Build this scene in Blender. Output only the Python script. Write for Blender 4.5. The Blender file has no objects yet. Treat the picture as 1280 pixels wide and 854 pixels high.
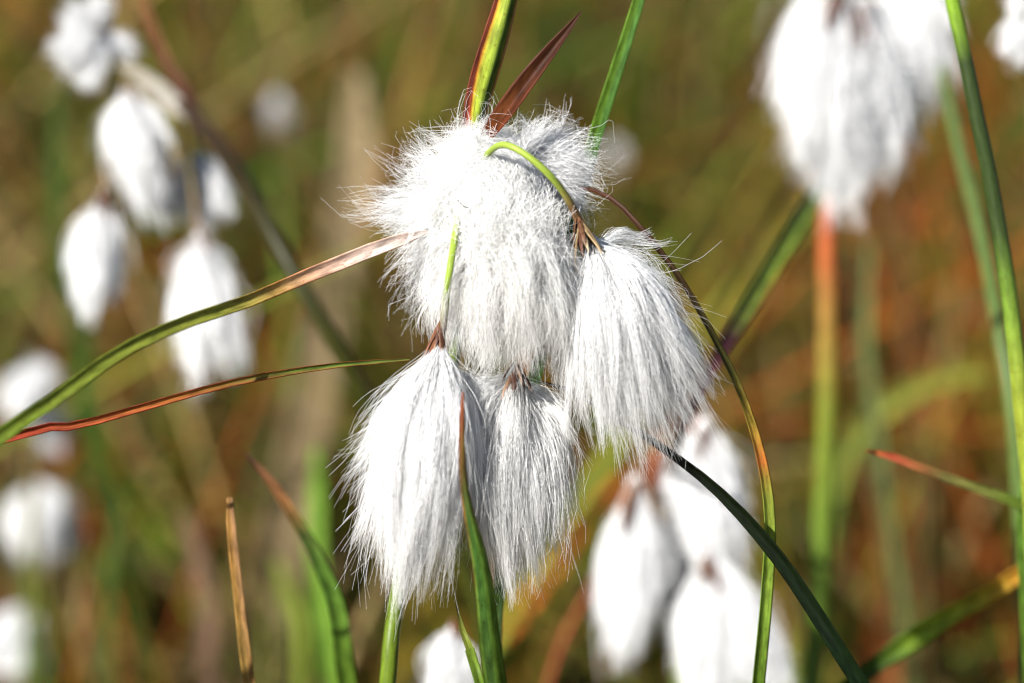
import bpy, math
import numpy as np
from mathutils import Vector, noise

rng = np.random.default_rng(11)
R = math.radians
scene = bpy.context.scene
COL = scene.collection

# ------------------------------------------------------------------ camera
PITCH = R(24)
D0 = 0.3556                      # focus distance (m), 1 photo pixel = 0.1 mm there
FOC = np.array((0.0, 0.0, 0.35))
F = np.array((0.0, math.cos(PITCH), -math.sin(PITCH)))
U = np.array((0.0, math.sin(PITCH), math.cos(PITCH)))
X = np.array((1.0, 0.0, 0.0))
CAM = FOC - F * D0
cam = bpy.data.cameras.new("camera")
co = bpy.data.objects.new("camera", cam)
COL.objects.link(co)
co.location = CAM
co.rotation_euler = (math.pi / 2 - PITCH, 0, 0)
cam.lens, cam.sensor_width = 100, 36
cam.clip_start, cam.clip_end = 0.01, 1000
cam.dof.use_dof = True
cam.dof.focus_distance = D0
cam.dof.aperture_fstop = 10.5
cam.dof.aperture_blades = 7
scene.camera = co


def W(p):
    """(column, row, depth behind the focus plane in 0.1 mm) -> world point"""
    p = np.asarray(p, float)
    d = D0 + p[..., 2:3] * 1e-4
    k = d / D0 * 1e-4
    return CAM + F * d + X * ((p[..., 0:1] - 640) * k) + U * ((427 - p[..., 1:2]) * k)


def zscale(z):
    return (D0 + z * 1e-4) / D0 * 1e-4


# ------------------------------------------------------------------ materials
def nodes(name):
    m = bpy.data.materials.new(name)
    m.use_nodes = True
    nt = m.node_tree
    nt.nodes.clear()
    return m, nt, nt.nodes.new, nt.links.new


def leaf_material(name, trans=0.3, rough=0.42, mottle=0.35, striate=0.3, spec=0.07, speck=0.6):
    m, nt, N, L = nodes(name)
    out = N("ShaderNodeOutputMaterial")
    at = N("ShaderNodeAttribute"); at.attribute_name = "tint"
    uv = N("ShaderNodeAttribute"); uv.attribute_name = "along"
    mp = N("ShaderNodeMapping"); mp.inputs["Scale"].default_value = (9, 0.55, 1)
    L(uv.outputs["Vector"], mp.inputs["Vector"])
    n1 = N("ShaderNodeTexNoise"); n1.inputs["Scale"].default_value = 1.6; n1.inputs["Detail"].default_value = 4
    L(mp.outputs[0], n1.inputs["Vector"])
    mp2 = N("ShaderNodeMapping"); mp2.inputs["Scale"].default_value = (1.5, 3.2, 1)
    L(uv.outputs["Vector"], mp2.inputs["Vector"])
    n2 = N("ShaderNodeTexNoise"); n2.inputs["Scale"].default_value = 1.2; n2.inputs["Detail"].default_value = 5
    L(mp2.outputs[0], n2.inputs["Vector"])
    mr = N("ShaderNodeMapRange"); mr.inputs["From Min"].default_value = .3; mr.inputs["From Max"].default_value = .7
    mr.inputs["To Min"].default_value = 1 - striate; mr.inputs["To Max"].default_value = 1 + striate
    L(n1.outputs["Fac"], mr.inputs["Value"])
    mr2 = N("ShaderNodeMapRange"); mr2.inputs["From Min"].default_value = .3; mr2.inputs["From Max"].default_value = .7
    mr2.inputs["To Min"].default_value = 1 - mottle; mr2.inputs["To Max"].default_value = 1 + mottle
    L(n2.outputs["Fac"], mr2.inputs["Value"])
    mu = N("ShaderNodeMath"); mu.operation = "MULTIPLY"
    L(mr.outputs[0], mu.inputs[0]); L(mr2.outputs[0], mu.inputs[1])
    vm = N("ShaderNodeVectorMath"); vm.operation = "SCALE"
    mp3 = N("ShaderNodeMapping"); mp3.inputs["Scale"].default_value = (3.0, 14, 1)
    L(uv.outputs["Vector"], mp3.inputs["Vector"])
    n3 = N("ShaderNodeTexNoise"); n3.inputs["Scale"].default_value = 1.3; n3.inputs["Detail"].default_value = 3
    L(mp3.outputs[0], n3.inputs["Vector"])
    mr3 = N("ShaderNodeMapRange"); mr3.inputs["From Min"].default_value = .60; mr3.inputs["From Max"].default_value = .70
    mr3.inputs["To Min"].default_value = 0; mr3.inputs["To Max"].default_value = speck
    L(n3.outputs["Fac"], mr3.inputs["Value"])
    sp = N("ShaderNodeMix"); sp.data_type = "RGBA"; sp.blend_type = "MULTIPLY"
    sp.inputs[7].default_value = (.55, .22, .15, 1)
    L(mr3.outputs[0], sp.inputs[0]); L(at.outputs["Color"], sp.inputs[6])
    L(sp.outputs[2], vm.inputs[0]); L(mu.outputs[0], vm.inputs["Scale"])
    b = N("ShaderNodeBsdfPrincipled")
    b.inputs["Roughness"].default_value = rough
    b.inputs["Specular IOR Level"].default_value = spec
    L(vm.outputs[0], b.inputs["Base Color"])
    bp = N("ShaderNodeBump"); bp.inputs["Strength"].default_value = 0.25; bp.inputs["Distance"].default_value = 0.0001
    L(n1.outputs["Fac"], bp.inputs["Height"]); L(bp.outputs[0], b.inputs["Normal"])
    t = N("ShaderNodeBsdfTranslucent"); L(vm.outputs[0], t.inputs["Color"])
    mx = N("ShaderNodeMixShader"); mx.inputs[0].default_value = trans
    L(b.outputs[0], mx.inputs[1]); L(t.outputs[0], mx.inputs[2])
    L(mx.outputs[0], out.inputs["Surface"])
    return m


def cotton_material():
    m, nt, N, L = nodes("cotton_fibre")
    out = N("ShaderNodeOutputMaterial")
    at = N("ShaderNodeAttribute"); at.attribute_name = "tint"
    d = N("ShaderNodeBsdfDiffuse"); t = N("ShaderNodeBsdfTranslucent")
    L(at.outputs["Color"], d.inputs["Color"]); L(at.outputs["Color"], t.inputs["Color"])
    mx = N("ShaderNodeMixShader"); mx.inputs[0].default_value = 0.5
    L(d.outputs[0], mx.inputs[1]); L(t.outputs[0], mx.inputs[2])
    g = N("ShaderNodeBsdfGlossy"); g.inputs["Roughness"].default_value = 0.3
    g.inputs["Color"].default_value = (.95, .95, .95, 1)
    m2 = N("ShaderNodeMixShader"); m2.inputs[0].default_value = 0.09
    L(mx.outputs[0], m2.inputs[1]); L(g.outputs[0], m2.inputs[2])
    L(m2.outputs[0], out.inputs["Surface"])
    return m


LEAF = leaf_material("sedge_leaf", mottle=.45)
STEM = leaf_material("sedge_stem", trans=0.08, rough=0.36, mottle=0.22, striate=0.22, spec=0.12)
SCALE = leaf_material("papery_scale", trans=0.25, rough=0.5, mottle=0.5, striate=0.35)
GRASS = leaf_material("grass_blade", trans=0.33, rough=0.5, mottle=0.2, striate=0.1, speck=0)
COTTON = cotton_material()


# ------------------------------------------------------------------ mesh helpers
def mesh_obj(name, V, Fc, tint, mat, parent=None, along=None):
    """V (n,3) world, Fc (m,4) quads"""
    off = np.array(parent_root(parent)) if parent is not None else np.zeros(3)
    me = bpy.data.meshes.new(name)
    V = np.asarray(V, np.float64) - off
    nv, nf = len(V), len(Fc)
    me.vertices.add(nv); me.vertices.foreach_set("co", V.astype(np.float32).ravel())
    me.loops.add(nf * 4); me.loops.foreach_set("vertex_index", np.asarray(Fc, np.int32).ravel())
    me.polygons.add(nf)
    me.polygons.foreach_set("loop_start", np.arange(0, nf * 4, 4, dtype=np.int32))
    me.polygons.foreach_set("use_smooth", np.ones(nf, bool))
    me.update(calc_edges=True)
    a = me.attributes.new("tint", "FLOAT_COLOR", "POINT")
    c = np.ones((nv, 4), np.float32); c[:, :3] = tint
    a.data.foreach_set("color", c.ravel())
    if along is not None:
        b = me.attributes.new("along", "FLOAT_VECTOR", "POINT")
        b.data.foreach_set("vector", np.asarray(along, np.float32).ravel())
    me.materials.append(mat)
    o = bpy.data.objects.new(name, me)
    COL.objects.link(o)
    if parent is not None:
        o.parent = parent
    return o


def parent_root(p):
    while p.parent is not None:
        p = p.parent
    return tuple(p.location)


def thing(name, label, cat, loc, group=None):
    o = bpy.data.objects.new(name, None)
    o.empty_display_size = 0.01
    COL.objects.link(o)
    o.location = tuple(loc)
    o["label"], o["category"] = label, cat
    if group:
        o["group"] = group
    return o


def catmull(P, n):
    P = np.asarray(P, float)
    P = np.vstack([2 * P[0] - P[1], P, 2 * P[-1] - P[-2]])
    seg = np.linalg.norm(np.diff(P[1:-1, :3], axis=0), axis=1)
    s = np.concatenate([[0], np.cumsum(seg)]); s /= s[-1]
    t = np.linspace(0, 1, n)
    i = np.clip(np.searchsorted(s, t, side="right") - 1, 0, len(seg) - 1)
    f = ((t - s[i]) / (s[i + 1] - s[i] + 1e-12))[:, None]
    p0, p1, p2, p3 = P[i], P[i + 1], P[i + 2], P[i + 3]
    return .5 * (2 * p1 + (p2 - p0) * f + (2 * p0 - 5 * p1 + 4 * p2 - p3) * f ** 2 + (3 * p1 - p0 - 3 * p2 + p3) * f ** 3)


def grad(stops, t):
    ts = [s[0] for s in stops]
    return np.stack([np.interp(t, ts, [s[1][k] for s in stops]) for k in range(3)], -1)


def sweep(path, rad, colfn, kind="round", face=0.0, fold=0.45, thick=0.14, n=60, norm=None, M=12, nvis=None):
    """path (k,3) world + rad list at the same control points (m). returns V, Fc, tint, along"""
    ctl = np.hstack([np.asarray(path, float), np.asarray(rad, float)[:, None]])
    C = catmull(ctl, n)
    P, r = C[:, :3], np.maximum(C[:, 3], 2e-6)
    T = np.gradient(P, axis=0); T /= np.linalg.norm(T, axis=1)[:, None] + 1e-15
    nr = -F if norm is None else np.asarray(norm, float)
    S = np.cross(T, nr); ln = np.linalg.norm(S, axis=1)[:, None]
    S = S / (ln + 1e-12)
    for i in range(1, n):
        if ln[i] < 0.05: S[i] = S[i - 1]
    Nn = np.cross(S, T)
    fa = face if np.ndim(face) else np.full(n, face)
    ca, sa = np.cos(fa)[:, None], np.sin(fa)[:, None]
    S, Nn = S * ca + Nn * sa, Nn * ca - S * sa
    if kind == "round":
        a = np.linspace(0, 2 * math.pi, M, endpoint=False)
        pu, pn = np.cos(a), np.sin(a)
        pn = pn * (1 + 0.0 * pu)
    else:
        u = np.linspace(-1, 1, 9)
        up = np.abs(u) ** 1.3 * fold
        lo = up - thick * (1.05 - np.abs(u) ** 4)
        pu = np.concatenate([u, u[::-1][1:-1]]); pn = np.concatenate([up, lo[::-1][1:-1]])
        M = len(pu)
    V = P[:, None] + r[:, None, None] * (S[:, None] * pu[None, :, None] + Nn[:, None] * pn[None, :, None])
    t = np.linspace(0, 1, n)
    if nvis is not None:                      # colours run over the first nvis control points only
        sg = np.concatenate([[0], np.cumsum(np.linalg.norm(np.diff(ctl[:, :3], axis=0), axis=1))])
        t = np.clip(t * sg[-1] / sg[nvis - 1], 0, 1)
    tt = np.repeat(t[:, None], M, 1); uu = np.repeat(pu[None], n, 0)
    tint = colfn(tt, uu)
    arc = np.concatenate([[0], np.cumsum(np.linalg.norm(np.diff(P, axis=0), axis=1))]) * 100
    al = np.stack([uu + rng.random() * 9, np.repeat(arc[:, None], M, 1), np.repeat(pn[None], n, 0)], -1)
    i = np.arange(n - 1)[:, None] * M; j = np.arange(M)[None]
    jn = (j + 1) % M
    Fc = np.stack([i + j, i + jn, i + M + jn, i + M + j], -1).reshape(-1, 4)
    V, tint, al = V.reshape(-1, 3), tint.reshape(-1, 3), al.reshape(-1, 3)
    return V, Fc, tint, al


def sweep_obj(name, mat, parent, *a, **k):
    V, Fc, ti, al = sweep(*a, **k)
    return mesh_obj(name, V, Fc, ti, mat, parent, al)


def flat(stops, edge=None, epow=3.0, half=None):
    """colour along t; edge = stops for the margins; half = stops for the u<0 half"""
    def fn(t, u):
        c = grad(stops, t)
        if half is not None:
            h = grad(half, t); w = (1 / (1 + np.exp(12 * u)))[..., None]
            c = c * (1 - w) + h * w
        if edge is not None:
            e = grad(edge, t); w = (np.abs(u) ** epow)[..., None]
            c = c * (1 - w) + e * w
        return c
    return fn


def to_ground(last, prev, lean=0.25, dy=0.02):
    """points that carry a stalk smoothly on from its last picture point down to the ground"""
    last, prev = np.asarray(last), np.asarray(prev)
    d = last - prev; d = d / np.linalg.norm(d)
    h = last[2]
    if d[2] > -.2: d = d * np.array((1, 1, 0)) + np.array((0, 0, -.2)); d /= np.linalg.norm(d)
    end = np.array((last[0] + d[0] * h * .9 + .02 * lean, last[1] + dy, -0.004))
    a, b = last + d * h * .45, end + np.array((-d[0] * .1 * h, 0, h * .4))
    out = []
    for t in np.linspace(0, 1, 9)[1:]:
        out.append((1 - t) ** 3 * last + 3 * t * (1 - t) ** 2 * a + 3 * t * t * (1 - t) * b + t ** 3 * end)
    return out


# ------------------------------------------------------------------ cotton fibres
def fibre_mesh(name, paths, rad, tint, parent, mat=None):
    """paths (F,K,3) in picture space, rad (F,K) in px"""
    Fn, K, _ = paths.shape
    P = W(paths)
    rw = rad * zscale(paths[..., 2])
    T = np.gradient(P, axis=1); T /= np.linalg.norm(T, axis=2)[..., None] + 1e-15
    ref = rng.normal(size=(Fn, 1, 3)); S = np.cross(T, ref); S /= np.linalg.norm(S, axis=2)[..., None] + 1e-12
    B = np.cross(T, S)
    V = np.stack([P + rw[..., None] * (S * math.cos(a) + B * math.sin(a)) for a in (0, 2.0944, 4.1888)], 2)
    base = (np.arange(Fn)[:, None] * K + np.arange(K - 1)[None])[..., None] * 3
    j = np.arange(3); jn = (j + 1) % 3
    Fc = np.stack([base + j, base + jn, base + 3 + jn, base + 3 + j], -1).reshape(-1, 4)
    ti = np.repeat(tint, K * 3, axis=0) if tint.ndim == 2 else np.repeat(tint.reshape(-1, 3), 3, axis=0)
    return mesh_obj(name, V.reshape(-1, 3), Fc, ti, mat or COTTON, parent)


def lock_paths(base, locks, n, K=10, sub=46, frizz=5.0, basew=3.0, stray=0.10, lmin=.74, up=.2, pinch=0.0, axis=None, wide=1.0):
    base = np.array(base, float)
    w = np.array([l[4] if len(l) > 4 else 1.0 for l in locks], float); w /= w.sum()
    out = []
    t = np.linspace(0, 1, K)[None, :, None]
    if axis is None:
        axis = (np.array([l[0] for l in locks], float).T @ w, np.array([l[1] for l in locks], float).T @ w)
    for l, wi in zip(locks, w):
        mid, tip, wm, wt = np.array(l[0], float), np.array(l[1], float), l[2] * wide, l[3] * wide
        bs = np.array(l[5], float) if len(l) > 5 else base
        m = max(8, int(n * wi)); ns = max(2, m // sub)
        ds = np.array((1, 1, .85))
        gm = rng.normal(size=(ns, 3)) * wm * ds
        gt = gm * (wt / wm) * .62 + rng.normal(size=(ns, 3)) * wt * .7 * ds
        sl = rng.uniform(.78, 1.04, ns)
        ix = rng.integers(0, ns, m)
        hs = np.where(rng.random(m) < stray, rng.uniform(1.5, 3.6, m), 1.0)[:, None]
        om = gm[ix] + rng.normal(size=(m, 3)) * (2 + wm * .17) * hs
        ot = gt[ix] + rng.normal(size=(m, 3)) * (1.6 + wt * .16) * hs
        ax = (mid - bs)
        b0 = bs + rng.normal(size=(m, 3)) * basew + ax[None] * (rng.random(m) ** 1.5 * up)[:, None]
        mm, tp = mid + om, tip + ot
        ln = (sl[ix] * np.where(rng.random(m) < .22, rng.uniform(lmin - .3, lmin, m), rng.uniform(lmin, 1.0, m)))
        c = 2 * mm - .5 * (b0 + tp)
        tt = t * ln[:, None, None]
        p = (1 - tt) ** 2 * b0[:, None] + 2 * tt * (1 - tt) * c[:, None] + tt ** 2 * tp[:, None]
        if pinch:
            ca = 2 * axis[0] - .5 * (base + axis[1])
            ac = (1 - tt) ** 2 * base + 2 * tt * (1 - tt) * ca + tt ** 2 * axis[1]
            p = ac + (p - ac) * (1 - pinch * np.exp(-(tt / .25) ** 2))
        fz = np.zeros_like(p)
        for lo, hi, am, ash in ((.4, 1.0, .40, 1.0), (1.1, 2.3, .22, .55), (3, 5, .10, .0)):
            f = rng.uniform(lo, hi, (m, 1, 1)); ph = rng.uniform(0, 6.28, (m, 1, 3))
            fz += am * hs[:, None] * rng.normal(size=(m, 1, 3)) * np.sin(6.283 * f * tt + ph)
            f = rng.uniform(lo, hi, (ns, 1, 1))[ix]; ph = rng.uniform(0, 6.28, (ns, 1, 3))[ix]    # the wave a whole wisp shares
            fz += ash * rng.normal(size=(ns, 1, 3))[ix] * np.sin(6.283 * f * tt + ph)
        p += fz * frizz * (.15 + .85 * tt ** 1.2)
        out.append(p)
    return np.concatenate(out)


def felt_paths(c, rad, n, K=10, lift=.25, curl=.8, dirs=None):
    """short matted curly fibres over an ellipsoid"""
    c, rad = np.array(c, float), np.array(rad, float)
    d = rng.normal(size=(n, 3)); d /= np.linalg.norm(d, axis=1)[:, None]
    if dirs is not None:
        d += np.array(dirs); d /= np.linalg.norm(d, axis=1)[:, None]
    q = d * 2.6 + c / 40
    v = np.stack([np.sin(q[:, 1] * 1.7 + q[:, 2]), np.cos(q[:, 0] * 1.9 - q[:, 2] * 1.3), np.sin(q[:, 0] * 1.3 + q[:, 1] * 2.1)], -1) + rng.normal(size=(n, 3)) * .36
    v -= d * (v * d).sum(1)[:, None]
    v /= np.linalg.norm(v, axis=1)[:, None]
    w = np.cross(d, v)
    t = np.linspace(0, 1, K)[None, :, None]
    L_ = rng.uniform(.6, 1.8, (n, 1, 1)); cu = rng.normal(size=(n, 1, 1)) * curl
    p = d[:, None] + v[:, None] * L_ * t + w[:, None] * cu * t ** 2
    p /= np.linalg.norm(p, axis=2)[..., None]
    s = (rng.uniform(.72, 1.03, (n, 1, 1)) + rng.exponential(lift * .35, (n, 1, 1)) * t ** 1.5 + .03 * np.sin(rng.uniform(3, 9, (n, 1, 1)) * t + rng.uniform(0, 6, (n, 1, 1))))
    return c + p * rad * s


def fibre_rad(n, K, r, taper=.6):
    t = np.linspace(0, 1, K)[None]
    return r * rng.uniform(.75, 1.2, (n, 1)) * (1 - taper * t ** 1.6)


def white(n, base=(.975, .975, .972), var=.015):
    c = np.tile(np.array(base), (n, 1)) * rng.uniform(1 - var * 2, 1 + var * .4, (n, 1))
    return np.clip(c, 0, .985)


def scales(parent, base, direction, size, cnt=6, spread=.5, cols=None):
    """papery brown scale leaves clasping the base of a tuft"""
    base, direction = np.array(base, float), np.array(direction, float)
    direction /= np.linalg.norm(direction)
    side = np.cross(direction, (0, 0, 1.0)); side /= np.linalg.norm(side)
    bk = np.cross(direction, side)
    cols = cols or [(.15, .06, .03), (.09, .04, .022), (.24, .16, .09), (.07, .03, .018), (.13, .05, .025)]
    for k in range(cnt):
        a = k / cnt * 2 * math.pi + rng.uniform(-.4, .4) + .6
        o = side * math.cos(a) + bk * math.sin(a)
        L_ = size * rng.uniform(.75, 1.25)
        st = base + direction * L_ * rng.uniform(-.1, .35)
        pts = [st + o * L_ * .06, st + direction * L_ * .35 + o * L_ * .22 * spread * 2, st + direction * L_ * .75 + o * L_ * .36 * spread * 2, st + direction * L_ * 1.1 + o * L_ * .40 * spread * 2]
        c0 = cols[k % len(cols)]
        pale = tuple(min(1, x * 1.7 + .06) for x in c0)
        wz = [zscale(p[2]) for p in pts]
        nw = W(pts[1] + o * 20) - W(pts[1])
        sweep_obj("scale_leaf", SCALE, parent, W(pts), [.07 * L_ * wz[0], .11 * L_ * wz[1], .075 * L_ * wz[2], .005 * L_ * wz[3]],
                  flat([(0, c0), (.6, c0), (1, pale)], edge=[(0, c0), (1, pale)], epow=4), kind="blade", n=14, norm=nw, fold=-.5, thick=.12)


def pedicel(parent, pts, r, stops):
    pts = np.array(pts, float)
    sweep_obj("pedicel", STEM, parent, W(pts), [r_ * zscale(z) for r_, z in zip(r, pts[:, 2])], flat(stops), n=40)


# ------------------------------------------------------------------ world, sun, render
w = bpy.data.worlds.new("World"); scene.world = w; w.use_nodes = True
nt = w.node_tree; nt.nodes.clear()
SUN = np.array((-0.58, -0.50, 0.68)); SUN /= np.linalg.norm(SUN)
el, az = math.asin(SUN[2]), math.atan2(SUN[0], SUN[1])
sky = nt.nodes.new("ShaderNodeTexSky"); sky.sky_type = "NISHITA"; sky.sun_disc = False
sky.sun_elevation, sky.sun_rotation = el, az
bg = nt.nodes.new("ShaderNodeBackground"); bg.inputs["Strength"].default_value = 0.055
wo = nt.nodes.new("ShaderNodeOutputWorld")
nt.links.new(sky.outputs[0], bg.inputs[0]); nt.links.new(bg.outputs[0], wo.inputs[0])
ld = bpy.data.lights.new("sun", "SUN"); ld.energy = 5.0; ld.angle = R(.53); ld.color = (1, .97, .925)
lo = bpy.data.objects.new("sun", ld); COL.objects.link(lo)
lo.location = (-2, -2, 4)
lo.rotation_euler = Vector(SUN).to_track_quat("Z", "Y").to_euler()
vs = scene.view_settings
scene.display_settings.display_device = "sRGB"
vs.view_transform = "Standard"; vs.look = "None"; vs.exposure = 1.28; vs.gamma = 1; vs.use_curve_mapping = False
scene.render.engine = "CYCLES"
cy = scene.cycles
cy.max_bounces, cy.diffuse_bounces, cy.glossy_bounces, cy.transmission_bounces = 28, 20, 2, 20
cy.use_denoising = True
cy.use_adaptive_sampling = True; cy.adaptive_threshold = .01
cy.caustics_reflective = cy.caustics_refractive = False
cy.filter_width = 1.2


# ------------------------------------------------------------------ ground and grass
def ground():
    g = np.concatenate([-np.geomspace(200, 1.2, 14), np.linspace(-1, 3, 90), np.geomspace(3.2, 200, 14)])
    gx = np.concatenate([-np.geomspace(200, 1.7, 14), np.linspace(-1.5, 1.5, 80), np.geomspace(1.7, 200, 14)])
    xx, yy = np.meshgrid(gx, g)
    zz = np.array([[(noise.noise(Vector((x * 7, y * 7, 0))) * .012 + noise.noise(Vector((x * 23, y * 23, 3))) * .006) if abs(x) < 4 and abs(y) < 5 else 0 for x in gx] for y in g]) - .006
    V = np.stack([xx, yy, zz], -1).reshape(-1, 3)
    nx, ny = len(gx), len(g)
    i = (np.arange(ny - 1)[:, None] * nx + np.arange(nx - 1)[None]).ravel()
    Fc = np.stack([i, i + 1, i + nx + 1, i + nx], -1)
    m, nt, N, L = nodes("peaty_ground")
    out = N("ShaderNodeOutputMaterial"); b = N("ShaderNodeBsdfPrincipled"); b.inputs["Roughness"].default_value = .9
    tc = N("ShaderNodeTexCoord")
    n1 = N("ShaderNodeTexNoise"); n1.inputs["Scale"].default_value = 14; n1.inputs["Detail"].default_value = 8
    L(tc.outputs["Object"], n1.inputs["Vector"])
    cr = N("ShaderNodeValToRGB"); e = cr.color_ramp.elements
    e[0].position, e[0].color = .32, (.035, .025, .012, 1)
    e[1].position, e[1].color = .68, (.16, .12, .05, 1)
    for ps, c in ((.45, (.075, .07, .02, 1)), (.55, (.15, .075, .03, 1))):
        x = e.new(ps); x.color = c
    L(n1.outputs["Fac"], cr.inputs[0]); L(cr.outputs[0], b.inputs["Base Color"]); L(b.outputs[0], out.inputs[0])
    o = mesh_obj("ground", V, Fc, (.1, .1, .1), m)
    o["kind"] = "structure"; o["label"] = "brown peaty bog ground under the sedges"


PAL = {  # colour at root, middle, tip
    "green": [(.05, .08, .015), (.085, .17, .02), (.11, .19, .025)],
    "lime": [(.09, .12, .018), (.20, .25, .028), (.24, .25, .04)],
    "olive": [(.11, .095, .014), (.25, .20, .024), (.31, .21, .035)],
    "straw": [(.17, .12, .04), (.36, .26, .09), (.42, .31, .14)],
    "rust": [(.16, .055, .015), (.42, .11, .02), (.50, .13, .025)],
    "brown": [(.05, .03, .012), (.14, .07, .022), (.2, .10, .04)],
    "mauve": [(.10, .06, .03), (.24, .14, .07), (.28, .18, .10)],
}


def blades(name, root, height, lean, ldir, width, pal, label, nseg=6, droop=None):
    n = len(root)
    t = np.linspace(0, 1, nseg + 1)[None, :, None]
    dr = np.stack([np.cos(ldir), np.sin(ldir), np.zeros(n)], -1)[:, None]
    hh = height[:, None, None]
    bend = lean[:, None, None]
    P = root[:, None] + dr * hh * bend * t ** 1.8
    z = hh * (t - (0.0 if droop is None else droop[:, None, None]) * t ** 2.6)
    P = P + np.concatenate([np.zeros_like(z), np.zeros_like(z), z], -1)
    az_ = rng.uniform(0, math.pi, n)
    sd = np.stack([np.cos(az_), np.sin(az_), np.zeros(n)], -1)[:, None]
    nm = np.cross(sd, (0, 0, 1))
    wd = width[:, None, None] * (1 - t ** 2.5 * .96) * .5
    # V section: edge, keel, edge, and a lower keel for thickness
    V = np.stack([P - sd * wd, P + nm * wd * .45, P + sd * wd, P + nm * wd * .75], 2)
    K = nseg + 1
    b0 = (np.arange(n)[:, None] * K + np.arange(nseg)[None])[..., None] * 4
    j = np.arange(4); jn = (j + 1) % 4
    Fc = np.stack([b0 + j, b0 + jn, b0 + 4 + jn, b0 + 4 + j], -1).reshape(-1, 4)
    keys = list(PAL)
    tab = np.array([PAL[k] for k in keys])
    idx = np.array([keys.index(p) for p in pal])
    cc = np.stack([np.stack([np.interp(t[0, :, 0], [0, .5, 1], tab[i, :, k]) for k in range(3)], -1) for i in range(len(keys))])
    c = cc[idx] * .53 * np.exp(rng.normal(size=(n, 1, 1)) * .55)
    c = np.repeat(c[:, :, None], 4, 2).reshape(-1, 3)
    al = np.zeros((n, K, 4, 3)); al[..., 0] = np.array((-1, 0, 1, 0)); al[..., 1] = (t * hh * 100); al[..., 2] = rng.random((n, 1, 1)) * 50
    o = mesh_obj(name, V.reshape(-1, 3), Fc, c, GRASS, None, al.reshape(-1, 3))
    o["kind"] = "stuff"; o["label"] = label
    return o


def patch(a, b, f, k):
    return noise.noise(Vector((a * f, b * f * .75, k))) + .75 * noise.noise(Vector((a * f * 2.7, b * f * 2.1, k + 7)))


def field():
    def pick(h):
        q = rng.random()
        if h > .30: return "green" if q < .5 else "lime" if q < .85 else "olive"
        if h > .02: return "lime" if q < .35 else "olive" if q < .65 else "green" if q < .8 else "straw"
        if h > -.25: return "straw" if q < .25 else "olive" if q < .7 else "brown" if q < .76 else "mauve" if q < .88 else "rust"
        return "rust" if q < .5 else "brown" if q < .65 else "mauve" if q < .85 else "straw"
    n = 46000
    x = rng.uniform(-.8, .8, n); y = rng.uniform(-.15, 2.3, n)
    dens = np.array([patch(a, b, 10, 1.7) for a, b in zip(x, y)])
    keep = dens + rng.normal(size=n) * .12 > .04
    x, y = x[keep], y[keep]; n = len(x)
    pal = [pick(patch(a, b, 11, 5.1) + g) for a, b, g in zip(x, y, rng.normal(size=n) * .1)]
    h = rng.uniform(.07, .30, n) * (.6 + .4 * rng.random(n))
    # the blades beside the flower heads stay lower than the heads
    cap = np.clip((y + .12) * .42 + .12, .05, .3)
    h = np.minimum(h, cap * rng.uniform(.6, 1, n))
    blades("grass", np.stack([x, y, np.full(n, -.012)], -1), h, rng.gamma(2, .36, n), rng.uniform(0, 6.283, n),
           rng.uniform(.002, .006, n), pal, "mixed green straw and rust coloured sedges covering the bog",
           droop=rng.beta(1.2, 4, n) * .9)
    n = 3000
    x = rng.uniform(-.6, .6, n); y = rng.uniform(.16, 1.1, n)
    kp = np.array([patch(a, b, 14, 31.0) for a, b in zip(x, y)]) > .05
    x, y = x[kp], y[kp]; n = len(x)
    pal = [pick(patch(a, b, 10, 5.1) * 1.3 + .12 + g) for a, b, g in zip(x, y, rng.normal(size=n) * .12)]
    cap = np.clip((y + .12) * .42 + .12, .05, .3)
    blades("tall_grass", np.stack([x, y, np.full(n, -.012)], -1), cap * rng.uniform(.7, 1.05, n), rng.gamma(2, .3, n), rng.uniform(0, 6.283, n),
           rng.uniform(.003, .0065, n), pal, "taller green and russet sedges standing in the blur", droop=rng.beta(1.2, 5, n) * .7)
    n = 12000
    x = rng.uniform(-1, 1, n); y = rng.uniform(-.2, 2.8, n)
    hp = np.array([patch(a, b, 12, 12.3) for a, b in zip(x, y)]) + rng.normal(size=n) * .1
    pal = [(["rust", "rust", "brown"] if q < -.2 else ["mauve", "straw", "olive"] if q < .15 else ["straw", "olive", "lime"])[rng.integers(3)] for q in hp]
    blades("leaf_litter", np.stack([x, y, rng.uniform(0, .05, n)], -1), rng.uniform(.02, .06, n), rng.uniform(1.2, 5, n), rng.uniform(0, 6.283, n),
           rng.uniform(.003, .009, n), pal, "dead brown and rusty sedge leaves lying on the bog", droop=rng.uniform(.5, 1.1, n))


ground()
field()


# ------------------------------------------------------------------ single blades and stalks
def single(name, label, cat, pts, wid, colfn, kind="blade", root="end", mat=None, face=0.0, fold=.45, n=90, lean=.25, dy=.02, group=None, part=None, thick=.14):
    """a blade or stalk given by picture points (column, row, depth); root: which end runs down to the ground"""
    pts = np.array(pts, float)
    P = list(W(pts)); r = [a * .5 * zscale(z) for a, z in zip(wid, pts[:, 2])]
    if root == "end":
        ex = to_ground(P[-1], P[-2], lean, dy)
        P += ex; r += [r[-1] * 1.05] * len(ex)
    base = P[-1]
    V, Fc, ti, al = sweep(np.array(P), r, colfn, kind=kind, face=face, fold=fold, n=n + 30, thick=thick, nvis=len(pts))
    o = mesh_obj(name, V, Fc, ti, mat or (LEAF if kind == "blade" else STEM), None, al)
    # put the origin at the foot
    o.location = tuple(base)
    co_ = np.empty(len(V) * 3, np.float32); o.data.vertices.foreach_get("co", co_)
    o.data.vertices.foreach_set("co", (co_.reshape(-1, 3) - base.astype(np.float32)).ravel()); o.data.update()
    o["label"], o["category"] = label, cat
    if group: o["group"] = group
    return o


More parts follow.
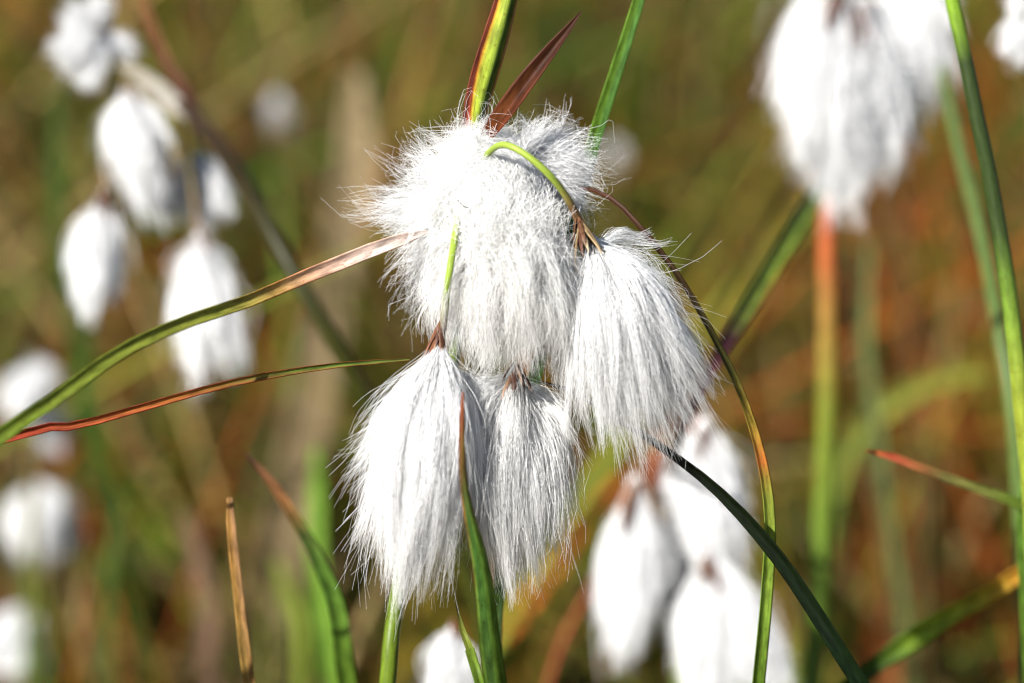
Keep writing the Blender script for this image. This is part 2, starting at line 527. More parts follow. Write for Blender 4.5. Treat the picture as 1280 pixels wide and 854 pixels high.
GR, DG, LG = (.07, .125, .012), (.025, .05, .010), (.17, .25, .03)
RU, OR, BR, DB, TAN, RED = (.25, .06, .02), (.40, .11, .025), (.11, .045, .025), (.035, .018, .014), (.42, .27, .13), (.30, .045, .025)

# green stalk that comes down behind the crown of the head
single("sedge_leaf", "bright green upright blade rising behind the crown of the sharp cotton head", "sedge leaf",
       [(838, -150, 60), (800, -5, 110), (770, 90, 130), (742, 178, 150), (712, 290, 180), (676, 440, 210), (640, 600, 220), (622, 760, 210), (616, 880, 200)],
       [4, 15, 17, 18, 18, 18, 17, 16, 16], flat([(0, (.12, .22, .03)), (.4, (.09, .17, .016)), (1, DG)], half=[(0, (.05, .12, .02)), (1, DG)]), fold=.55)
# folded blade in front of the two lower tufts
single("sedge_leaf", "folded sedge blade with rusty pointed tip standing between the two lower tufts", "sedge leaf",
       [(579, 490, -150), (578, 520, -152), (578, 570, -150), (583, 622, -140), (594, 668, -125), (604, 715, -110), (613, 790, -85), (624, 870, -60)],
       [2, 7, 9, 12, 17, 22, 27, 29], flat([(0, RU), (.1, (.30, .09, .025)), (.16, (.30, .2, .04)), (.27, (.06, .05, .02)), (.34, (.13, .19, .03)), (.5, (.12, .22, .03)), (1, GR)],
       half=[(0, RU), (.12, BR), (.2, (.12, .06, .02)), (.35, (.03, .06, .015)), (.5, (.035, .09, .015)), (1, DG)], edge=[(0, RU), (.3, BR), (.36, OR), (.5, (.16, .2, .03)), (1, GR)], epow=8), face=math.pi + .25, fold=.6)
single("sedge_leaf", "short rusty tipped green blade beside the folded sedge blade", "sedge leaf",
       [(571, 758, -40), (577, 785, -38), (588, 815, -35), (601, 860, -30)], [2, 8, 11, 14],
       flat([(0, DB), (.08, RU), (.14, (.16, .17, .03)), (1, GR)]), face=.3)
# long dark curved leaf tip that arches right of the head
single("sedge_leaf", "long thin dark brown leaf arching over the sharp head then turning green downwards", "sedge leaf",
       [(700, 232, 70), (741, 238, 50), (772, 255, 30), (806, 292, 15), (848, 346, 10), (890, 418, 10), (924, 488, 25), (950, 570, 45), (961, 650, 60), (957, 740, 70), (945, 870, 80)],
       [3, 6, 7, 8, 8, 9, 11, 14, 16, 17, 18], flat([(0, (.06, .022, .012)), (.1, (.05, .02, .01)), (.32, (.03, .02, .008)), (.45, (.06, .06, .015)), (.56, (.30, .20, .03)), (.60, OR), (.65, (.19, .2, .03)), (.75, (.16, .24, .03)), (1, GR)]), face=.35, n=130)
# dark green blade, lower right
single("sedge_leaf", "dark green almost black blade slanting down behind the hanging tufts to lower right", "sedge leaf",
       [(672, 476, 90), (700, 483, 85), (730, 496, 80), (780, 527, 60), (838, 566, 40), (890, 606, 30), (940, 656, 20), (985, 712, 10), (1030, 780, 0), (1084, 865, -5)],
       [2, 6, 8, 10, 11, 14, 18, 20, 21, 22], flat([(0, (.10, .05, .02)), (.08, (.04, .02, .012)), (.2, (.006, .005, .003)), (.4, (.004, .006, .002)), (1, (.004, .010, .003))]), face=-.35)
# dry tipped leaf, left
single("sedge_leaf", "broad leaf with dry whitish tip and green base reaching the head from the side", "sedge leaf",
       [(540, 288, 30), (522, 293, 30), (480, 306, 20), (430, 326, 0), (380, 346, -15), (310, 376, -55), (230, 403, -110), (150, 440, -160), (70, 498, -205), (-30, 568, -250)],
       [3, 13, 18, 19, 18, 17, 17, 18, 19, 20], flat([(0, (.5, .42, .38)), (.14, (.72, .58, .50)), (.22, (.60, .38, .27)), (.30, (.36, .2, .07)), (.42, (.18, .19, .03)), (1, (.12, .17, .02))], edge=[(0, (.5, .4, .33)), (.16, (.6, .38, .28)), (.28, (.38, .12, .04)), (.45, (.17, .17, .03)), (1, GR)], epow=6), face=.2)
single("sedge_leaf", "narrow arching leaf, rusty red towards its base and green at its tip", "sedge leaf",
       [(512, 449, 20), (480, 451, 18), (420, 456, 10), (350, 466, 0), (280, 480, -10), (200, 502, -25), (100, 530, -40), (-20, 556, -60)],
       [3, 6, 8, 10, 11, 11, 12, 13], flat([(0, (.10, .14, .03)), (.2, (.07, .13, .02)), (.35, (.14, .13, .03)), (.55, (.33, .12, .03)), (1, RED)], edge=[(0, RU), (.3, RED), (1, RED)], epow=3), face=.5)
# lower left
single("sedge_leaf", "dry tan blade with blunt tip standing upright among green blur", "sedge leaf",
       [(287, 622, 160), (289, 660, 160), (294, 710, 160), (301, 770, 160), (314, 870, 165)], [7, 12, 13, 14, 16],
       flat([(0, (.38, .22, .08)), (.15, (.42, .22, .06)), (1, (.25, .16, .04))], half=[(0, (.2, .11, .05)), (1, (.18, .1, .03))]), face=.2)
single("sedge_leaf", "bent green blade with brown tip curving behind the dry tan blade", "sedge leaf",
       [(308, 568, 420), (340, 605, 420), (372, 655, 420), (400, 706, 430), (422, 770, 440), (434, 870, 450)], [4, 12, 16, 20, 24, 26],
       flat([(0, DB), (.12, (.16, .07, .03)), (.25, (.2, .09, .03)), (.34, (.06, .07, .02)), (.5, (.07, .14, .02)), (1, GR)]), face=.3)
# right side stalks
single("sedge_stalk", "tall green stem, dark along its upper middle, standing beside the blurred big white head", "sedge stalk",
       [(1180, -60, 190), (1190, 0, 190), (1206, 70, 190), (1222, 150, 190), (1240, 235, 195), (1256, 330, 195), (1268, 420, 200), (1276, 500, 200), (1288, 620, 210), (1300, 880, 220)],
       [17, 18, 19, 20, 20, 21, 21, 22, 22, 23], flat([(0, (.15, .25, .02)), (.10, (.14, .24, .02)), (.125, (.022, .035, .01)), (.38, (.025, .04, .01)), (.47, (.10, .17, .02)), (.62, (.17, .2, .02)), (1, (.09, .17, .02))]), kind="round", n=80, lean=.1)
single("sedge_stalk", "thin dim stem running close behind the tall green stem", "sedge stalk",
       [(1168, 40, 1300), (1184, 115, 1200), (1203, 200, 1080), (1226, 292, 950), (1246, 400, 850), (1270, 560, 800), (1285, 880, 800)], [10, 14, 16, 17, 18, 19, 20],
       flat([(0, (.07, .10, .03)), (1, (.06, .1, .02))]), kind="round", lean=.1)
single("sedge_leaf", "blurred lime green blade leaning right, purplish at its lower part", "sedge leaf",
       [(1040, 215, 1250), (1004, 268, 1080), (965, 330, 900), (930, 388, 740), (908, 425, 660), (890, 460, 600), (866, 506, 640), (845, 555, 820), (838, 620, 1450), (832, 720, 1700)], [16, 23, 25, 25, 20, 15, 13, 13, 13, 13],
       flat([(0, (.12, .2, .03)), (.22, (.20, .27, .03)), (.3, (.16, .2, .03)), (.345, (.06, .02, .025)), (.6, (.06, .025, .02)), (1, DG)]), face=.2)
single("sedge_leaf", "blurred orange tipped small leaf pointing to the side, lower down by the right stems", "sedge leaf",
       [(1082, 563, 330), (1110, 570, 330), (1150, 585, 330), (1200, 604, 340), (1250, 622, 340), (1310, 650, 350)], [4, 9, 11, 12, 13, 14],
       flat([(0, OR), (.1, RED), (.25, (.26, .08, .03)), (.4, (.12, .1, .03)), (1, GR)]), face=.3)
single("sedge_leaf", "blurred yellow green blade slanting up to the frame side, orange towards its outer end", "sedge leaf",
       [(1340, 675, 560), (1275, 716, 560), (1230, 744, 560), (1180, 772, 560), (1140, 798, 570), (1100, 826, 580), (1060, 856, 590)], [18, 23, 25, 27, 30, 24, 24],
       flat([(0, (.38, .17, .02)), (.26, (.36, .18, .02)), (.4, (.26, .22, .02)), (.55, (.18, .24, .02)), (.7, (.15, .24, .02)), (.78, (.05, .09, .01)), (1, DG)]), face=.2)
single("sedge_leaf", "very blurred olive leaf arching over between the right hand stems", "sedge leaf",
       [(1240, 468, 2900), (1200, 468, 2900), (1150, 482, 2900), (1105, 510, 2900), (1070, 545, 2900), (1045, 600, 2900), (1030, 680, 2900)], [10, 22, 26, 28, 26, 24, 20],
       flat([(0, (.2, .2, .03)), (1, (.13, .18, .03))]), face=.2)
single("sedge_leaf", "blurred bright green stalk at the frame edge below the tall partly dark stem", "sedge leaf",
       [(1300, 500, 350), (1288, 560, 350), (1279, 640, 350), (1282, 740, 360), (1290, 880, 370)], [4, 12, 16, 17, 18], flat([(0, (.1, .2, .03)), (1, GR)]))
single("sedge_leaf", "blurred red leaf leaning behind the lowest pair of white heads", "sedge leaf",
       [(748, 715, 1500), (728, 752, 1500), (706, 792, 1500), (690, 835, 1500), (676, 880, 1500)], [3, 5, 6, 7, 7], flat([(0, RU), (.2, (.34, .09, .04)), (1, RU)]))
for k, (x0, y0, x1, y1, z, ww, c, lab) in enumerate([
    (395, 560, 425, 870, 2000, 44, (.11, .20, .025), "broad very blurred green blade rising left of the lower tufts"),
    (345, 700, 372, 870, 2400, 44, (.16, .2, .03), "very blurred yellow green blade low beside the dry tan blade"),
    (70, 100, 92, 420, 2900, 28, (.035, .07, .012), "very blurred dark green blade under the star shaped white tuft"),
    (1095, 620, 1110, 880, 2600, 44, (.24, .09, .03), "very blurred rust red blade at the foot of the right stems"),
    (880, 640, 905, 880, 2400, 40, (.12, .14, .03), "very blurred olive blade behind the lowest pair of white heads"),
    (445, 90, 425, 330, 3600, 90, (.20, .15, .08), "very blurred pale straw blade left of the crown of the sharp head"),
    (1085, 300, 1095, 560, 2400, 36, (.13, .15, .05), "very blurred grey green blade beside the orange topped stem"),
    (235, 640, 262, 870, 2700, 44, (.13, .08, .05), "very blurred brown blade left of the dry tan blade"),
    (150, 620, 140, 870, 2600, 30, (.05, .08, .015), "very blurred green blade right of the small left white heads")]):
    xm, ym = (x0 + x1) / 2 + (12 if k % 2 else -12), (y0 + y1) / 2
    single("sedge_leaf", lab, "sedge leaf", [(x0, y0, z), ((x0 + xm) / 2, (y0 + ym) / 2, z), (xm, ym, z), (x1, y1, z + 30)],
           [ww * .2, ww * .45, ww * .55, ww * .6], flat([(0, tuple(min(1, a * 1.2) for a in c)), (1, c)]), face=rng.uniform(-.4, .4), n=50, lean=.1)


# ------------------------------------------------------------------ the sharp head
def hero():
    ex = to_ground(W((483, 870, 115)), W((490, 790, 120)), .1)
    root = thing("cottongrass_plant", "cottongrass in sharp focus with nodding head of fluffy white tufts", "cottongrass", ex[-1], "cottongrass plants in seed")
    pts = [(602, 150, 60), (600, 200, 90), (590, 300, 140), (560, 480, 170), (520, 640, 150), (498, 740, 130), (490, 790, 120), (483, 870, 115)]
    P = list(W(pts)) + ex
    r = [a * .5 * 1e-4 for a in (7, 9, 12, 17, 19, 21, 21, 22)] + [11e-4] * len(ex)
    sweep_obj("stem", STEM, root, np.array(P), r, flat([(0, (.13, .16, .04)), (.3, (.08, .12, .01)), (1, (.08, .12, .01))]), n=120, nvis=8)
    # leaf bracts above the head
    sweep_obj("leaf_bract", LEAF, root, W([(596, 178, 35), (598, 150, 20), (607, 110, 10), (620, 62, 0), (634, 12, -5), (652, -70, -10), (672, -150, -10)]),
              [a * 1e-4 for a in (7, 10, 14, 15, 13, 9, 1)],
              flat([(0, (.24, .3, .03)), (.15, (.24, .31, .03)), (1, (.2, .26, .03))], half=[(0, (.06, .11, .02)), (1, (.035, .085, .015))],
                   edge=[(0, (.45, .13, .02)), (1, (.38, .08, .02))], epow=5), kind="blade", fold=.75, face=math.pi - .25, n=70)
    sweep_obj("leaf_bract", LEAF, root, W([(583, 185, 60), (584, 145, 45), (594, 100, 30), (610, 48, 22), (626, -4, 15), (645, -70, 10), (660, -130, 10)]),
              [a * 1e-4 for a in (3, 5, 7, 7, 6, 4, 1)],
              flat([(0, (.25, .05, .03)), (.5, (.28, .05, .02)), (1, (.28, .06, .02))], half=[(0, (.12, .03, .02)), (1, (.15, .04, .02))]), kind="blade", fold=.5, face=.2, n=60)
    sweep_obj("leaf_bract", LEAF, root, W([(604, 182, 20), (612, 166, 5), (634, 136, -10), (662, 98, -20), (690, 62, -25), (712, 34, -28), (727, 14, -30)]),
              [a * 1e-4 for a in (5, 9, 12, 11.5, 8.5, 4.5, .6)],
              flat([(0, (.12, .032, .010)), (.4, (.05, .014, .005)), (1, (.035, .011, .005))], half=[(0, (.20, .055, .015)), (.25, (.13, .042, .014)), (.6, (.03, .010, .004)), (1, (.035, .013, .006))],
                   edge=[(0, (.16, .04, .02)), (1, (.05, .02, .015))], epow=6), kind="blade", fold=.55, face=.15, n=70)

    def tuft(base, locks, n, extra=None, r=.25, K=11, tone=(.975, .975, .972), **kw):
        ps = [lock_paths(base, locks, n, K=K, **kw)]
        if extra is not None: ps += extra
        p = np.concatenate(ps)
        return fibre_mesh("cotton_tuft", p, fibre_rad(len(p), K, r), white(len(p), tone), root)

    # lower left tuft
    b = (551, 418, -35)
    t1 = tuft(b, [
        ((528, 560, -95), (504, 756, -50), 17, 10, 3.0),
        ((546, 560, -90), (530, 738, -40), 15, 12, 2.2),
        ((514, 540, -80), (484, 722, -35), 15, 12, 2.0),
        ((560, 540, -75), (566, 672, -30), 13, 12, 1.6),
        ((510, 518, -50), (454, 600, -10), 10, 10, .45),
        ((508, 510, -40), (448, 578, 0), 7, 9, .08),
        ((514, 535, -50), (462, 645, -10), 11, 9, .9),
        ((508, 545, -45), (456, 694, -10), 11, 8, .9),
        ((572, 500, -45), (616, 580, -20), 10, 12, .7),
        ((564, 520, -60), (576, 615, -50), 13, 12, 1.2),
        ((530, 560, 0), (515, 690, 50), 22, 18, 1.5),
        ((592, 480, -35), (650, 515, -30), 5, 10, .12),
    ], 20000, frizz=5, pinch=.6, extra=[lock_paths(b, [
        ((506, 508, -40), (432, 580, -10), 7, 13, .7), ((508, 520, -40), (428, 616, -10), 8, 14, 1), ((510, 530, -30), (436, 658, 0), 9, 12, 1),
        ((505, 545, -40), (442, 700, -10), 10, 10, 1), ((510, 560, -40), (480, 745, -20), 12, 16, .8),
        ((545, 560, -60), (545, 752, -40), 12, 16, .8), ((565, 560, -60), (582, 690, -40), 10, 14, .8)], 1400, K=11, sub=4, frizz=9, stray=.2, lmin=.7, pinch=.5, wide=1.35)])
    scales(t1, (552, 402, -42), (-.2, 1, -.12), 44, 13, .36)
    pedicel(t1, [(575, 246, -10), (571, 276, -54), (567, 307, -84), (561, 345, -96), (557, 380, -70), (553, 412, -40)], (4, 4.4, 4.5, 4.4, 4.4, 5.5),
            [(0, (.22, .3, .04)), (.7, (.2, .28, .04)), (.88, (.16, .14, .04)), (1, (.12, .05, .03))])
    # lower middle tuft
    b = (642, 462, 25)
    t2 = tuft(b, [
        ((632, 590, -30), (640, 745, 10), 16, 11, 2.8),
        ((655, 590, -25), (664, 735, 15), 15, 12, 2.4),
        ((614, 580, -20), (614, 706, 0), 13, 10, 1.8),
        ((670, 560, -5), (686, 700, 20), 12, 11, 1.5),
        ((684, 520, 10), (698, 575, 20), 11, 11, 1.2),
        ((678, 540, 10), (700, 640, 20), 10, 11, .7),
        ((604, 540, -10), (600, 640, 0), 12, 12, 1.2),
        ((640, 590, 50), (650, 700, 80), 22, 18, 1.6),
        ((612, 510, -20), (596, 605, -30), 12, 14, .9),
        ((640, 520, -25), (640, 600, -30), 20, 16, 1.0),
    ], 15000, frizz=5, pinch=.5, extra=[lock_paths(b, [
        ((680, 560, 0), (708, 655, 10), 10, 12, 1), ((676, 580, 0), (694, 735, 10), 10, 12, 1), ((690, 520, 10), (712, 590, 10), 8, 12, 1),
        ((640, 600, -20), (650, 758, 0), 18, 18, 1), ((612, 590, -20), (602, 724, 0), 10, 10, .8)], 900, K=11, sub=4, frizz=9, stray=.2, lmin=.7, pinch=.5, wide=1.35)], tone=(.97, .967, .955))
    scales(t2, (645, 452, -32), (0, 1, -.15), 30, 12, .8, [(.08, .04, .025), (.16, .10, .06), (.05, .025, .018)])
    # right tuft
    b = (733, 292, -25)
    t4 = tuft(b, [
        ((774, 405, -72), (800, 578, -20), 16, 12, 2.6),
        ((790, 400, -70), (832, 560, -20), 15, 12, 2.4),
        ((804, 388, -58), (888, 492, -10), 13, 10, 2.9),
        ((800, 396, -62), (868, 538, -10), 14, 11, 2.9),
        ((758, 410, -70), (766, 568, -20), 15, 11, 2.2),
        ((737, 402, -55), (716, 558, 0), 9, 3.5, 1.0),
        ((724, 380, -40), (706, 472, -10), 10, 11, 1.0),
        ((748, 395, -60), (745, 500, -20), 13, 12, 1.0),
        ((798, 372, -30), (880, 448, 0), 10, 8, .9),
        ((792, 350, -20), (860, 412, 10), 8, 9, .5),
        ((780, 324, -12), (838, 350, 5), 6, 10, .22),
        ((790, 400, 20), (815, 505, 50), 26, 20, 1.7),
        ((750, 400, 10), (755, 490, 40), 20, 18, 1.0),
        ((775, 300, 0), (838, 318, 20), 7, 11, .16),
    ], 20000, frizz=5, pinch=.6, extra=[lock_paths(b, [
        ((806, 380, -40), (894, 480, -10), 9, 12, 1), ((800, 370, -30), (890, 440, 0), 9, 12, 1), ((804, 395, -50), (876, 530, -10), 9, 12, 1),
        ((785, 410, -60), (820, 582, -20), 16, 16, 1.2), ((762, 410, -60), (760, 584, -20), 12, 14, 1), ((735, 390, -40), (708, 520, 0), 8, 10, .7),
        ((722, 370, -30), (694, 468, -10), 8, 12, .8), ((790, 335, -10), (862, 350, 10), 6, 18, .5), ((785, 345, -10), (874, 396, 10), 6, 14, .6)], 1300, K=11, sub=4, frizz=9, stray=.2, lmin=.7, pinch=.5, wide=1.35)])
    scales(t4, (723, 272, -52), (.3, 1, -.12), 46, 14, .5, [(.15, .07, .03), (.26, .18, .09), (.11, .05, .025), (.30, .24, .14), (.08, .035, .02)])
    pedicel(t4, [(598, 212, 10), (612, 190, -40), (630, 181, -74), (655, 192, -88), (684, 216, -90), (706, 243, -72), (722, 272, -48), (730, 290, -30)], (3.6, 4, 4.3, 4.4, 4.5, 4.5, 5.6, 6),
            [(0, (.2, .28, .04)), (.66, (.21, .28, .04)), (.78, (.2, .16, .05)), (.84, (.13, .06, .03)), (.93, (.30, .2, .09)), (1, (.26, .15, .07))])
    # middle tuft: matted crown with fibres hanging from it
    K = 11
    felt = [felt_paths((608, 258, 0), (68, 72, 60), 15000, K=K, lift=.25, curl=1.4),
            felt_paths((640, 310, 0), (56, 70, 46), 4200, K=K, lift=.25, curl=1.2),
            felt_paths((606, 198, 25), (52, 40, 40), 2600, K=K, lift=.6, curl=1.2)]
    hang = lock_paths((634, 285, -45), [
        ((632, 345, -78), (640, 452, -40), 18, 14, 2.4),
        ((664, 345, -76), (676, 462, -40), 16, 14, 2.2),
        ((606, 345, -74), (606, 446, -40), 17, 15, 2.0),
        ((684, 345, -66), (702, 452, -30), 14, 15, 1.8),
        ((700, 350, -45), (724, 440, -5), 12, 14, 1.2),
        ((580, 335, -60), (566, 418, -20), 15, 15, 1.3),
        ((566, 325, -40), (540, 392, 0), 13, 14, .8),
        ((640, 340, 30), (640, 440, 50), 26, 22, 1.8),
        ((655, 375, -60), (660, 452, -30), 24, 18, 1.6),
        ((612, 395, -40), (600, 466, 0), 22, 18, 1.5),
        ((690, 390, -30), (704, 486, 5), 14, 14, .9),
    ], 15000, K=K, frizz=7, up=.3, basew=26)
    wisp = lock_paths((598, 225, 10), [
        ((556, 250, -30), (522, 300, -10), 14, 16, 1.2),
        ((560, 215, 0), (518, 222, 0), 12, 15, .6),
        ((570, 195, 20), (536, 166, 20), 10, 13, .5),
        ((592, 180, 10), (588, 145, 0), 9, 8, .5),
        ((640, 185, 20), (668, 160, 20), 10, 13, .45),
    ], 1300, K=K, frizz=10, up=.4, basew=14, stray=.25, sub=8)
    t3 = tuft((612, 190, 20), [((600, 190, -10), (592, 160, -15), 4, 4, 1)], 120, extra=felt + [hang, wisp], tone=(.975, .972, .955))
    # back left tuft, thin wisps
    b = (590, 240, 80)
    t5 = tuft(b, [
        ((530, 254, 70), (428, 245, 60), 8, 5, 1.0),
        ((530, 266, 70), (452, 262, 60), 10, 9, 1.2),
        ((534, 272, 70), (474, 284, 60), 11, 11, 1.2),
        ((540, 288, 75), (494, 318, 70), 12, 12, 1.2),
        ((545, 310, 80), (506, 360, 80), 12, 13, 1.2),
        ((552, 335, 85), (524, 390, 90), 12, 13, 1.0),
        ((540, 232, 70), (494, 200, 70), 12, 14, .9),
        ((565, 380, 90), (575, 440, 100), 16, 15, 1.0),
        ((552, 208, 60), (520, 172, 60), 11, 12, .7),
    ], 3000, frizz=10, stray=.22, basew=10, sub=9)
    # back right tuft
    b = (645, 210, 80)
    t6 = tuft(b, [
        ((690, 192, 65), (738, 186, 60), 13, 13, 1.2),
        ((692, 207, 60), (742, 222, 55), 13, 13, 1.4),
        ((690, 225, 60), (735, 250, 60), 13, 13, 1.2),
        ((680, 182, 70), (706, 166, 70), 11, 12, .9),
        ((700, 240, 70), (726, 275, 80), 11, 11, .6),
        ((668, 185, 70), (670, 158, 70), 11, 10, .5),
    ], 2600, extra=[felt_paths((688, 210, 75), (44, 34, 34), 2200, K=11, lift=.6, curl=1.4)], frizz=10, stray=.22, basew=10, sub=9)
    # small dark debris caught in the cotton
    for pts in ([(636, 252, -92), (632, 260, -93), (634, 272, -93), (638, 262, -94), (645, 246, -92)], [(572, 250, -72), (580, 258, -73), (592, 261, -74)],
                [(593, 283, -85), (600, 279, -86), (606, 272, -86)], [(484, 613, -95), (490, 620, -98), (496, 622, -98)]):
        sweep_obj("dark_fibre", STEM, root, W(pts), [.5e-4] * len(pts), flat([(0, (.02, .015, .012)), (1, (.02, .015, .012))]), n=16, M=6)


hero()


# ------------------------------------------------------------------ blurred plants
def fluffy(root, base, tip, hw, n=1500, zz=None, hd=None, r=.6, nl=18, pinch=.45, scale=True, flare=1.0, length=1.0):
    base, tip = np.array(base, float), np.array(tip, float)
    hw = hw * .80
    ax = tip - base
    L_ = np.linalg.norm(ax[:2])
    lx = np.array((-ax[1], ax[0], 0)) / (L_ + 1e-9)
    hd = hd or hw * .8
    locks = []
    for k in range(nl):
        a = k / nl * 6.283 + rng.uniform(-.3, .3); q = math.sqrt(rng.uniform(.1, 1))
        o = lx * math.cos(a) * q
        dz = np.array((0, 0, math.sin(a) * q))
        ln = rng.uniform(.58, 1.08) * (1 - .12 * q * q)
        mid = base + ax * .52 * ln + o * hw * .66 + dz * hd * .8
        tp = base + ax * ln + o * hw * flare + dz * hd * flare
        locks.append((mid, tp, hw * .26, hw * .30, rng.uniform(.5, 1.5)))
    p = lock_paths(base, locks, int(n * 1.8), K=7, pinch=pinch, frizz=hw * .11, basew=hw * .1, up=.3, stray=.2, sub=14)
    t = fibre_mesh("cotton_tuft", p, fibre_rad(len(p), 7, r), white(len(p)), root)
    if scale:
        scales(t, base - ax / L_ * 8, ax + np.array((0, 0, -.2 * L_)), max(26, L_ * .24), 5, .5)
    return t


def plant(label, stem, swid, scol, tufts, pedicels=(), leaves=(), lean=.15):
    stem = np.array(stem, float)
    P = list(W(stem)); ex = to_ground(P[-1], P[-2], lean)
    root = thing("cottongrass_plant", label, "cottongrass", ex[-1], "cottongrass plants in seed")
    r = [a * .5 * zscale(z) for a, z in zip(swid, stem[:, 2])]
    sweep_obj("stem", STEM, root, np.array(P + ex), r + [r[-1] * 1.05] * len(ex), flat(scol), n=110, nvis=len(stem))
    for t in tufts:
        o = fluffy(root, *t[0], **t[1])
        if len(t) > 2:
            pedicel(o, t[2], [4.5] * len(t[2]), [(0, (.14, .16, .04)), (1, (.14, .08, .04))])
    for pts, wd, st in leaves:
        pts = np.array(pts, float)
        sweep_obj("leaf_bract", LEAF, root, W(pts), [a * .5 * zscale(z) for a, z in zip(wd, pts[:, 2])], flat(st), kind="blade", n=40)
    return root


Z = 1200
plant("blurred cottongrass drooping from a dark slanting stem, several tufts, topmost one star shaped",
      [(158, 78, Z), (205, 110, Z), (255, 160, Z - 100), (300, 222, Z - 200), (345, 300, Z - 270), (385, 372, Z - 300), (425, 440, Z - 310), (462, 505, Z - 300), (520, 600, Z - 290), (585, 720, Z - 270), (625, 880, Z - 250)],
      [10, 12, 20, 24, 23, 22, 22, 22, 22, 22, 22], [(0, (.09, .05, .02)), (.12, (.03, .018, .01)), (.26, (.018, .012, .004)), (.4, (.020, .020, .003)), (1, (.03, .034, .004))],
      [(((128, 40, Z - 20), (62, 78, Z - 70), 26), dict(n=1100)),
       (((128, 45, Z - 20), (100, 112, Z - 60), 22), dict(n=1000, scale=False)),
       (((125, 38, Z), (75, 12, Z - 30), 24), dict(n=800, scale=False)),
       (((120, 40, Z), (128, -10, Z - 20), 18), dict(n=600, scale=False)),
       (((122, 45, Z), (172, 72, Z), 14), dict(n=600, scale=False)),
       (((158, 110, Z - 20), (185, 262, Z - 50), 40), dict(n=2600, hd=34), [(158, 80, Z), (156, 95, Z - 15), (158, 112, Z - 20)]),
       (((248, 192, Z + 60), (262, 292, Z + 40), 36), dict(n=1800, scale=False), [(200, 108, Z), (235, 150, Z + 40), (248, 195, Z + 60)]),
       (((128, 240, Z - 40), (102, 410, Z - 90), 27), dict(n=1500), [(152, 80, Z), (138, 150, Z - 20), (130, 245, Z - 40)]),
       (((140, 262, Z - 30), (140, 378, Z - 60), 16), dict(n=700, scale=False)),
       (((248, 288, Z - 10), (262, 482, Z - 60), 44), dict(n=2800), [(200, 108, Z), (232, 190, Z), (248, 292, Z - 10)]),
       (((196, 215, Z + 60), (212, 282, Z + 40), 16), dict(n=500, scale=False))],
      leaves=[([(262, 175, Z), (235, 120, Z), (205, 70, Z), (180, 0, Z), (160, -60, Z)], (14, 15, 13, 9, 3), [(0, DB), (.4, (.12, .05, .03)), (1, (.2, .08, .03))]),
              ([(150, 78, Z - 40), (185, 102, Z - 40), (225, 135, Z - 40), (262, 158, Z - 40)], (12, 22, 22, 6), [(0, (.3, .27, .2)), (1, (.42, .40, .37))])])

Z = 1250
plant("big blurred white head close above the orange topped green stem",
      [(1066, -70, Z + 40), (1050, 60, Z + 90), (1038, 200, Z + 90), (1034, 285, Z + 70), (1035, 400, Z + 60), (1034, 520, Z + 60), (1028, 660, Z + 70), (1014, 870, Z + 80)],
      [14, 16, 20, 22, 25, 26, 27, 28], [(0, RU), (.38, (.26, .055, .012)), (.43, (.27, .07, .015)), (.47, (.21, .10, .02)), (.55, (.17, .12, .02)), (.62, (.11, .13, .015)), (.8, (.08, .13, .015)), (1, (.06, .11, .015))],
      [(((1052, -20, Z - 80), (1008, 238, Z - 150), 46), dict(pinch=.1, n=3800)),
       (((1078, 0, Z - 60), (1048, 288, Z - 110), 46), dict(pinch=.1, n=3400)),
       (((1085, 20, Z - 40), (1090, 235, Z - 80), 40), dict(pinch=.1, n=2200, scale=False)),
       (((1108, -10, Z - 10), (1122, 205, Z - 20), 46), dict(pinch=.1, n=2400, scale=False)),
       (((1120, -40, Z), (1170, 140, Z), 44), dict(pinch=.1, n=2200, scale=False)),
       (((1110, -70, Z), (1195, 50, Z), 36), dict(pinch=.1, n=1400, scale=False)),
       (((1045, -60, Z - 40), (985, 150, Z - 60), 34), dict(pinch=.1, n=1600, scale=False))])


Z = 1180
plant("blurred pair of hanging white heads low down behind the dark slanting blade",
      [(868, 520, Z + 60), (862, 600, Z + 120), (856, 720, Z + 140), (850, 880, Z + 140)], [9, 14, 18, 20], [(0, RU), (.3, (.2, .08, .03)), (1, GR)],
      [(((795, 596, Z - 40), (788, 852, Z - 90), 42), dict(n=3200), [(866, 545, Z + 50), (828, 552, Z), (800, 572, Z - 30), (795, 600, Z - 40)]),
       (((880, 525, Z), (895, 740, Z - 40), 52), dict(n=3200)),
       (((882, 690, Z - 60), (885, 920, Z - 110), 40), dict(n=2400)),
       (((892, 690, Z - 50), (965, 900, Z - 90), 42), dict(n=2400, scale=False)),
       (((850, 640, Z + 40), (845, 800, Z + 40), 30), dict(n=900, scale=False))],
      leaves=[([(850, 640, Z + 30), (828, 610, Z + 20), (815, 575, Z + 20), (822, 540, Z + 30)], (20, 26, 18, 4), [(0, (.16, .05, .03)), (1, (.3, .11, .05))])])

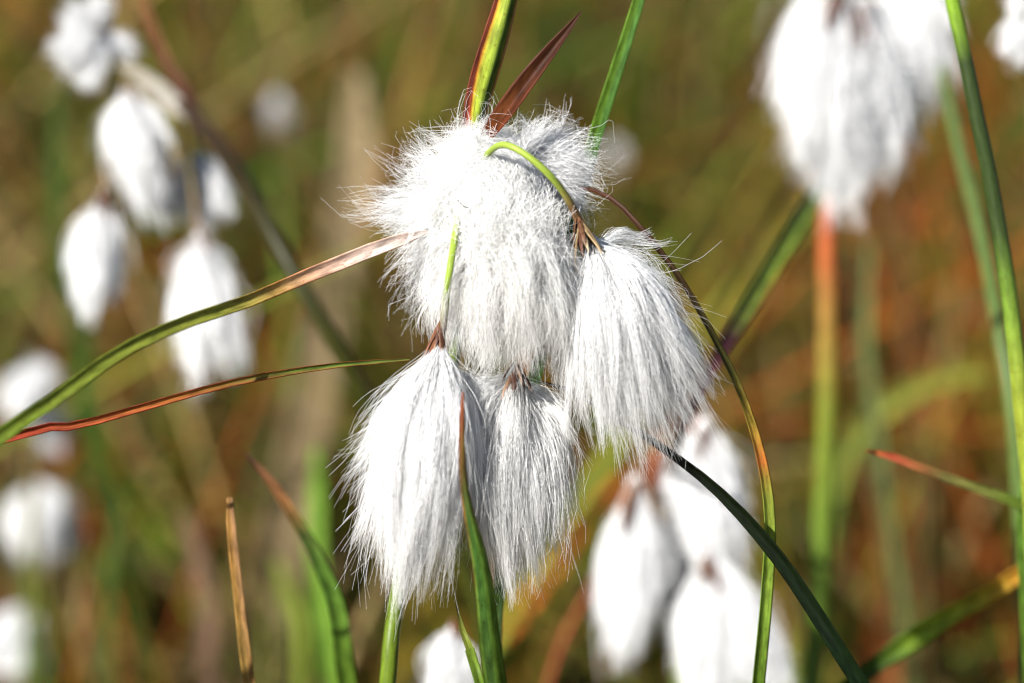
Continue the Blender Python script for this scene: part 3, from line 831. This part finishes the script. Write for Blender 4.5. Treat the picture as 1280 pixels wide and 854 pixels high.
Z = 2700
plant("small blurred white head half cut by the frame, highest of the three small side heads",
      [(48, 452, Z), (44, 520, Z + 60), (40, 660, Z + 90), (36, 880, Z + 90)], [8, 12, 14, 14], [(0, BR), (1, GR)],
      [(((46, 458, Z), (12, 530, Z - 30), 24), dict(n=1400)), (((52, 452, Z), (50, 500, Z - 20), 18), dict(n=600, scale=False)), (((55, 500, Z + 60), (74, 572, Z + 60), 18), dict(n=400, scale=False))])
Z = 2900
plant("small blurred white head with rounded outline, middle one of the three small side heads",
      [(46, 596, Z), (50, 660, Z + 60), (56, 760, Z + 90), (60, 880, Z + 90)], [8, 12, 14, 14], [(0, BR), (1, GR)],
      [(((46, 602, Z), (52, 708, Z - 30), 34), dict(n=2000)), (((40, 610, Z), (14, 690, Z - 20), 22), dict(n=700, scale=False))])
plant("small blurred white head, lowest of the three small side heads",
      [(30, 752, Z - 60), (32, 800, Z), (36, 880, Z)], [8, 12, 14], [(0, BR), (1, GR)],
      [(((30, 760, Z - 60), (22, 860, Z - 90), 24), dict(n=1400)), (((22, 760, Z - 60), (-14, 840, Z - 90), 24), dict(n=700, scale=False))])
Z = 800
plant("small white head showing only its top under the two lower tufts",
      [(566, 780, Z), (570, 820, Z + 40), (576, 900, Z + 40)], [8, 12, 14], [(0, BR), (1, GR)],
      [(((566, 782, Z), (560, 900, Z - 20), 32), dict(n=1600))])
Z = 900
plant("blurred white head at the frame edge beyond the big white head",
      [(1282, 15, Z), (1290, 100, Z + 60), (1300, 400, Z + 80), (1320, 880, Z + 80)], [8, 12, 14, 14], [(0, BR), (1, GR)],
      [(((1282, 22, Z), (1272, 86, Z - 30), 26), dict(n=1200)), (((1285, -30, Z), (1278, 30, Z), 22), dict(n=700, scale=False))])
Z = 4200
plant("faint far white head seen as a soft pale spot by the dark slanting stem",
      [(345, 110, Z), (350, 200, Z + 100), (356, 330, Z + 100)], [10, 12, 14], [(0, BR), (1, GR)],
      [(((345, 112, Z), (345, 180, Z - 30), 24), dict(n=20, r=.1, scale=False))])
Z = 4200
plant("faint far white head seen as a soft pale spot by the sharp head's crown",
      [(772, 170, Z), (768, 280, Z + 100), (764, 420, Z + 100)], [10, 12, 14], [(0, BR), (1, GR)],
      [(((772, 172, Z), (766, 235, Z - 30), 20), dict(n=20, r=.1, scale=False))])
